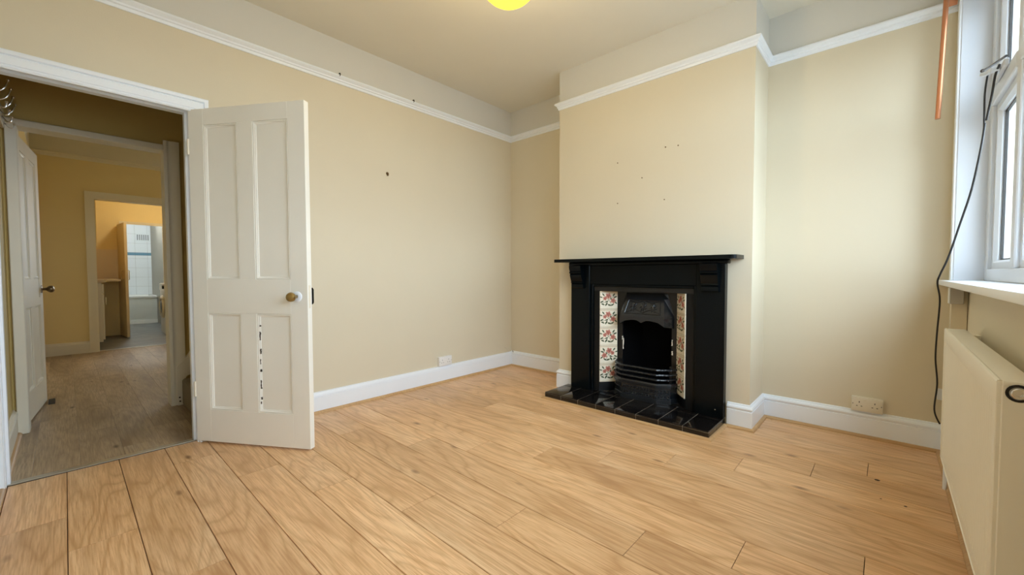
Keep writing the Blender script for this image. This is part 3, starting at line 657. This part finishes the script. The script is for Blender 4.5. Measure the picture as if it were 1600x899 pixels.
# ------------------------------------------------------------------ curtain pole and wand
cp = tag(empty('curtain_pole', (3.27, -.06, 2.50)), 'copper coloured curtain pole bracket in the corner above the window', 'curtain pole')
MB().prism([(-.03, 2.47), (-.045, 2.445), (-.06, 2.47), (-.06, 2.60), (-.03, 2.60)], lambda y, z: (W-.014, y-.01, z), lambda y, z: (W-.055, y-.01, z)).build('bracket', 'copper', cp)
MB().tube([(3.235, -.035, 2.56), (3.235, -3.45, 2.56)], .014, 14).build('pole', 'copper', cp)
MB().lathe([(.014, 0), (.02, .004), (.022, .012), (.016, .022), (0, .026)], (3.235, -.036, 2.56), (0, 1, 0), 16).build('finial', 'copper', cp)
cwd = tag(empty('curtain_wand', (3.222, -.30, 1.84)), 'thin copper curtain wand hanging in front of the alcove corner', 'curtain wand')
MB().tube([(3.2225, -.262, 1.803), (3.2395, -.262, 2.40), (3.2405, -.262, 2.532)], [.0105, .0105, .009], 12).build('rod', 'copper', cwd)
MB().lathe([(.019, -.004), (.021, 0), (.019, .004), (.016, .004), (.016, -.004)], (3.235, -.262, 2.56), (0, 1, 0), 20).build('ring', 'copper', cwd)

# ------------------------------------------------------------------ black cables
ca = tag(empty('cable', (3.27, -.05, .16)), 'black cable hanging from the window down to the alcove skirting', 'cable')
main = [(3.366, -.43, 1.70), (3.352, -.47, 1.58), (3.330, -.45, 1.40), (3.305, -.36, 1.25), (3.275, -.29, 1.09), (3.252, -.22, 1.00), (3.247, -.18, .955), (3.262, -.12, .86), (3.258, -.08, .68), (3.2575, -.05, .535), (3.268, -.04, .392), (3.260, -.045, .246), (3.283, -.04, .168)]
MB().tube(smoothpts(main, 6), .0042, 8).build('lead', 'cable_black', ca)
MB().tube(smoothpts([(3.376, -.38, 1.955), (3.370, -.36, 1.86), (3.366, -.40, 1.74), (3.358, -.46, 1.62), (3.331, -.455, 1.405)], 6), .0036, 8).build('lead', 'cable_black', ca)
MB().tube(smoothpts([(3.385, -.58, 1.905), (3.380, -.53, 1.88), (3.376, -.49, 1.80), (3.368, -.445, 1.71)], 6), .0042, 8).build('lead', 'cable_black', ca)
MB().box(3.270, 3.292, -.028, -.006, .30, .36, .002).build('clip', 'gloss_white', ca)

# ------------------------------------------------------------------ sockets
def socket(name, loc, rz, mat, label):
    t = tag(empty(name, loc, rz), label, 'socket', 'double wall sockets')
    MB().box(-.073, .073, -.020, 0, -.042, .042, .002).build('back_box', mat, t, local=True)
    MB().box(-.0735, .0735, -.030, -.0195, -.0435, .0435, .003, 2).build('face_plate', mat, t, local=True)
    for cx_ in (-.036, .036):
        for (px, pz, w_, h_) in ((0, .012, .004, .009), (-.011, -.012, .0075, .004), (.011, -.012, .0075, .004)):
            MB().box(cx_+px-w_/2, cx_+px+w_/2, -.0304, -.0295, pz-h_/2, pz+h_/2).build('pin_hole', 'pin_black', t, local=True)
    for cx_ in (-.010, .010): MB().box(cx_-.006, cx_+.006, -.0325, -.029, .018, .034, .001).build('switch', mat, t, local=True)
    for cx_ in (-.066, .066): MB().lathe([(.0025, 0), (.0025, .0008), (0, .001)], (cx_, -.030, 0), (0, -1, 0), 8).build('screw', 'pin_black', t, local=True)
    return t
socket('wall_socket', (.0, -.938, .199), math.pi/2, 'socket_plastic', 'white double socket low on the left wall')
socket('wall_socket', (2.975, 0, .205), 0, 'socket_aged', 'aged double socket above the alcove skirting board')

# ------------------------------------------------------------------ ceiling lamp
lp = tag(empty('ceiling_lamp', (1.632, -1.775, H)), 'glowing yellow globe lampshade at the middle of the ceiling', 'lamp')
LC = Vector((1.626, -1.779, 2.516)); RR = .158
mb = MB(); n_ = 18; mb.lathe([(RR*math.sin(math.pi*k_/n_) if 0 < k_ < n_-1 else (.0 if k_ == 0 else .05), -RR*math.cos(math.pi*k_/n_)) for k_ in range(0, n_-1)], LC, (0, 0, 1), 40); mb.build('shade', 'lamp_yellow', lp)
MB().lathe([(.06, 0), (.06, -.012), (.03, -.02), (.03, -.03)], (LC.x, LC.y, H), (0, 0, 1), 24).build('ceiling_rose', 'gloss_white', lp)
MB().tube([(LC.x, LC.y, H-.03), (LC.x, LC.y, LC.z+.02)], .004, 8).build('flex', 'gloss_white', lp)
MB().lathe([(.014, .05), (.018, .03), (.016, 0), (.012, -.005)], LC, (0, 0, 1), 16).build('bulb_holder', 'gloss_white', lp)
bl = bpy.data.lights.new('bulb', 'POINT'); bl.energy = LAMP_POWER; bl.color = (1, .86, .63); bl.shadow_soft_size = .06
bo = bpy.data.objects.new('bulb', bl); C.objects.link(bo); bo.location = LC+Vector((0, 0, -.06))

# ------------------------------------------------------------------ nails, hooks and small bits on the walls
def nail(name, pos, nrm, label, cat='nail', r=.004, mat='dark_brass', hook=False):
    pos = Vector(pos); nrm = Vector(nrm); mb = MB()
    if hook: mb.tube(smoothpts([pos, pos+nrm*.012, pos+nrm*.016+Vector((0, 0, -.012)), pos+nrm*.008+Vector((0, 0, -.018))], 3), r*.5, 6)
    mb.lathe([(r, 0), (r, .003), (r*.4, .004), (0, .0045)], pos, nrm, 8)
    return tag(mb.build(name, mat), label, cat)
nail('wall_hook', (0, -1.502, 1.838), (1, 0, 0), 'small brass hook on the middle of the left wall', 'hook', .012, hook=True)
nail('picture_hook', (.034, -1.904, 2.492), (1, 0, 0), 'dark picture hook on the rail above the open door', 'hook', .006, 'cable_black', True)['group'] = 'hooks left on the picture rail'
nail('picture_hook', (.034, -1.266, 2.492), (1, 0, 0), 'dark picture hook on the rail nearer the corner', 'hook', .006, 'cable_black', True)['group'] = 'hooks left on the picture rail'
for (x, z, lb) in ((1.471, 1.877, 'upper left nail on the chimney breast'), (1.85, 1.922, 'upper right nail on the chimney breast'), (1.94, 1.915, 'rightmost nail on the chimney breast'), (1.673, 1.73, 'middle nail on the chimney breast'), (1.473, 1.562, 'lower left nail on the chimney breast'), (1.845, 1.547, 'lower right nail on the chimney breast')):
    nail('nail', (x, -P_, z), (0, -1, 0), lb, r=.0045)['group'] = 'nails left in the chimney breast'
MB().tube(smoothpts([(.0, -.105, .205), (.012, -.115, .212), (.016, -.10, .200), (.006, -.07, .175), (.008, -.05, .155)], 4), .002, 6).build('x', 'skirt_beige').name = 'aerial_wire'
tag(bpy.data.objects['aerial_wire'], 'loose thin wire end low on the left wall by the corner', 'wire')
tag(MB().tube(smoothpts([(.022, -.004, .163), (.030, -.010, .158), (.040, -.014, .148)], 4), .003, 6).build('cable_end', 'cable_black'), 'cut cable end on the skirting in the far corner', 'cable')
for (x, y, s_, lb) in ((3.035, -.66, .011, 'largest dark burn mark on the floor near the radiator'), (3.13, -.88, .006, 'small dark spot on the floor nearest the radiator'), (3.05, -.87, .004, 'tiny dark spot on the floor beside the burn mark')):
    tag(MB().lathe([(s_, 0), (s_*.8, .0006), (0, .0008)], (x, y, .0), (0, 0, 1), 9).build('floor_mark', 'stain'), lb, 'mark', 'dark marks on the laminate floor')

# ------------------------------------------------------------------ lobby: stairs and coat hooks
sr = tag(empty('staircase', (-.55, -2.72, 0)), 'carpeted stairs rising behind the open door', 'stairs')
for k_ in range(7):
    y = -2.725+.225*k_; MB().box(LX+.03, -.14, y, min(y+.26, -.01), .205*k_, .205*(k_+1), .018, 3).build('step', 'carpet', sr)
pol = [(-2.752, 0), (-2.728, 0), (-2.727, .13), (-2.715, .19), (-2.69, .222), (-2.65, .235), (-2.60, .245), (-1.2, 1.53), (-1.2, 1.78), (-2.60, .50), (-2.66, .42), (-2.697, .36), (-2.752, .30)]
MB().prism(pol, lambda y, z: (LX+.001, y, z), lambda y, z: (LX+.03, y, z)).build('string_board', 'aged_white', sr)
for (y, z) in ((-2.740, .06), (-2.738, .03), (-2.665, .27)): MB().lathe([(.006, 0), (.006, .002), (0, .003)], (LX+.03, y, z), (1, 0, 0), 8).build('paint_chip', 'dark_wood_chip', sr)
rack = tag(empty('coat_rack', (-.85, -3.56, 1.97)), 'coat rack with chrome hooks on the lobby wall', 'coat rack')
box1('rail', 'aged_white', -1.0, -.40, -3.56, -3.542, 1.92, 2.02, rack, .004)
for k_ in range(4):
    x = -.50-.16*k_
    MB().tube(smoothpts([(x, -3.542, 2.0), (x, -3.525, 2.01), (x, -3.508, 2.03), (x, -3.495, 2.07)], 4), .0045, 8).build('hook', 'chrome', rack)
    MB().tube(smoothpts([(x, -3.542, 1.95), (x, -3.525, 1.925), (x, -3.508, 1.925), (x, -3.502, 1.95)], 4), .0045, 8).build('hook', 'chrome', rack)
    for (y, z) in ((-3.495, 2.072), (-3.502, 1.952)): MB().lathe([(0, -.008), (.006, -.005), (.008, 0), (.006, .005), (0, .008)], (x, y, z), (0, 0, 1), 10).build('hook_tip', 'chrome', rack)

# ------------------------------------------------------------------ kitchen and bathroom beyond
bu = tag(empty('base_unit', (-5.6, -3.2, 0)), 'white kitchen base unit left of the bathroom doorway', 'cabinet')
box1('carcass', 'unit_white', -6.30, -4.75, -3.49, -2.985, .10, .90, bu); box1('plinth', 'pin_black', -6.30, -4.75, -3.45, -3.03, 0, .10, bu)
for a in (-6.295, -5.78, -5.265):
    d_ = box1('door', 'unit_white', a, a+.51, -2.985, -2.965, .13, .74, bu, .003); MB().tube([(a+.45, -2.945, .60), (a+.45, -2.945, .70)], .006, 8).build('handle', 'chrome', d_)
    box1('drawer', 'unit_white', a, a+.51, -2.985, -2.965, .75, .885, bu, .003)
tag(MB().box(-6.355, -4.73, -3.495, -2.94, .90, .938, .004).build('worktop', 'worktop_beige'), 'beige kitchen worktop over the base unit', 'worktop')
wu = tag(empty('wall_unit', (-5.4, -3.3, 1.39)), 'yellowish wall cupboard above the kitchen worktop', 'cabinet')
box1('carcass', 'wall_kitchen', -5.95, -4.80, -3.49, -3.03, 1.395, 2.15, wu)
for a in (-5.95, -5.37): box1('door', 'wall_kitchen', a, a+.57, -3.03, -3.012, 1.40, 2.145, wu, .003)
tag(MB().box(KX+.012, -5.88, -2.94, -2.72, .90, .938, .004).build('worktop', 'worktop_beige'), 'short return of the kitchen worktop beside the bathroom door', 'worktop')
wm = tag(empty('washing_machine', (-5.75, -1.95, 0)), 'white washing machine at the right of the kitchen', 'washing machine')
box1('body', 'machine_white', -6.20, -5.60, -2.215, -1.65, .01, .86, wm, .01); box1('control_panel', 'machine_white', -6.19, -5.61, -2.225, -2.21, .74, .855, wm, .004)
dr = MB().lathe([(.19, 0), (.19, .02), (.16, .035), (.14, .025), (.14, 0)], (-5.9, -2.215, .47), (0, -1, 0), 32).build('door_ring', 'machine_white', wm)
MB().lathe([(.14, 0), (.12, .02), (.06, .035), (0, .04)], (-5.9, -2.215, .47), (0, -1, 0), 32).build('door_glass', 'machine_glass', dr)
MB().lathe([(.03, 0), (.028, .02), (0, .022)], (-5.72, -2.225, .80), (0, -1, 0), 20).build('dial', 'pin_black', wm)
d3 = struct(empty('door_3', (KX+.03, -2.70, 0), .085), 'narrow bathroom door standing open in the kitchen')
MB().box(0, .52, -.018, .018, .01, 1.83, .003).build('leaf', 'door_brown', d3, local=True)
MB().tube([(.43, .018, .92), (.43, .045, .93), (.43, .045, 1.07), (.43, .018, 1.08)], .006, 8).build('handle', 'chrome', d3, local=True)
MB().tube([(.43, -.018, .92), (.43, -.045, .93), (.43, -.045, 1.07), (.43, -.018, 1.08)], .006, 8).build('handle', 'chrome', d3, local=True)
bt = tag(empty('bath', (-8.5, -2.3, 0)), 'white bath with a pale side panel across the bathroom', 'bath')
box1('panel', 'bath_panel_grey', -8.235, -8.21, -2.87, -2.025, .075, .53, bt); box1('plinth', 'bath_white', -8.225, -8.20, -2.87, -2.025, 0, .075, bt)
mb = MB(); Rr = []
for inset, z in ((0, .53), (0, .565), (.02, .575), (.07, .57), (.11, .45), (.14, .22)):
    Rr.append([(-8.22-inset if False else x_, y_, z) for x_, y_ in ((-8.90+inset, -2.87+inset), (-8.20-inset, -2.87+inset), (-8.20-inset, -2.025-inset), (-8.90+inset, -2.025-inset))])
mb.rings(Rr); mb.build('tub', 'bath_white', bt)
vg = tag(empty('wall_vent', (BX, -2.09, 1.82)), 'grey slotted vent high on the bathroom wall', 'vent')
box1('frame', 'white_tile', BX, BX+.012, -2.26, -2.03, 1.73, 1.89, vg, .003)
for k_ in range(6): box1('slot', 'vent_grey', BX+.010, BX+.0135, -2.245+.034*k_, -2.225+.034*k_, 1.75, 1.87, vg)
sh = tag(empty('shower_head', (BX, -2.56, 1.9)), 'chrome shower head on the bathroom wall', 'shower')
MB().tube([(BX, -2.56, 1.86), (BX+.12, -2.55, 1.90)], .01, 8).build('arm', 'chrome', sh); MB().lathe([(.012, 0), (.04, .03), (.04, .045), (0, .046)], (BX+.11, -2.55, 1.90), (.6, 0, -.5), 16).build('rose', 'chrome', sh)
def lampbox(name, loc, mat, label, r=.12):
    t = tag(empty(name, loc), label, 'lamp'); MB().lathe([(r, 0), (r, -.03), (r*.8, -.055), (0, -.065)], loc, (0, 0, 1), 24).build('diffuser', mat, t); MB().lathe([(r*1.1, 0), (r*1.1, -.012), (0, -.012)], loc, (0, 0, 1), 24).build('base', 'gloss_white', t)
lampbox('kitchen_lamp', (-5.35, -2.2, 2.5), 'bulb_warm', 'round warm ceiling lamp in the kitchen')
lampbox('bathroom_lamp', (-7.6, -2.25, 2.5), 'bulb_cool', 'round white ceiling lamp in the bathroom')
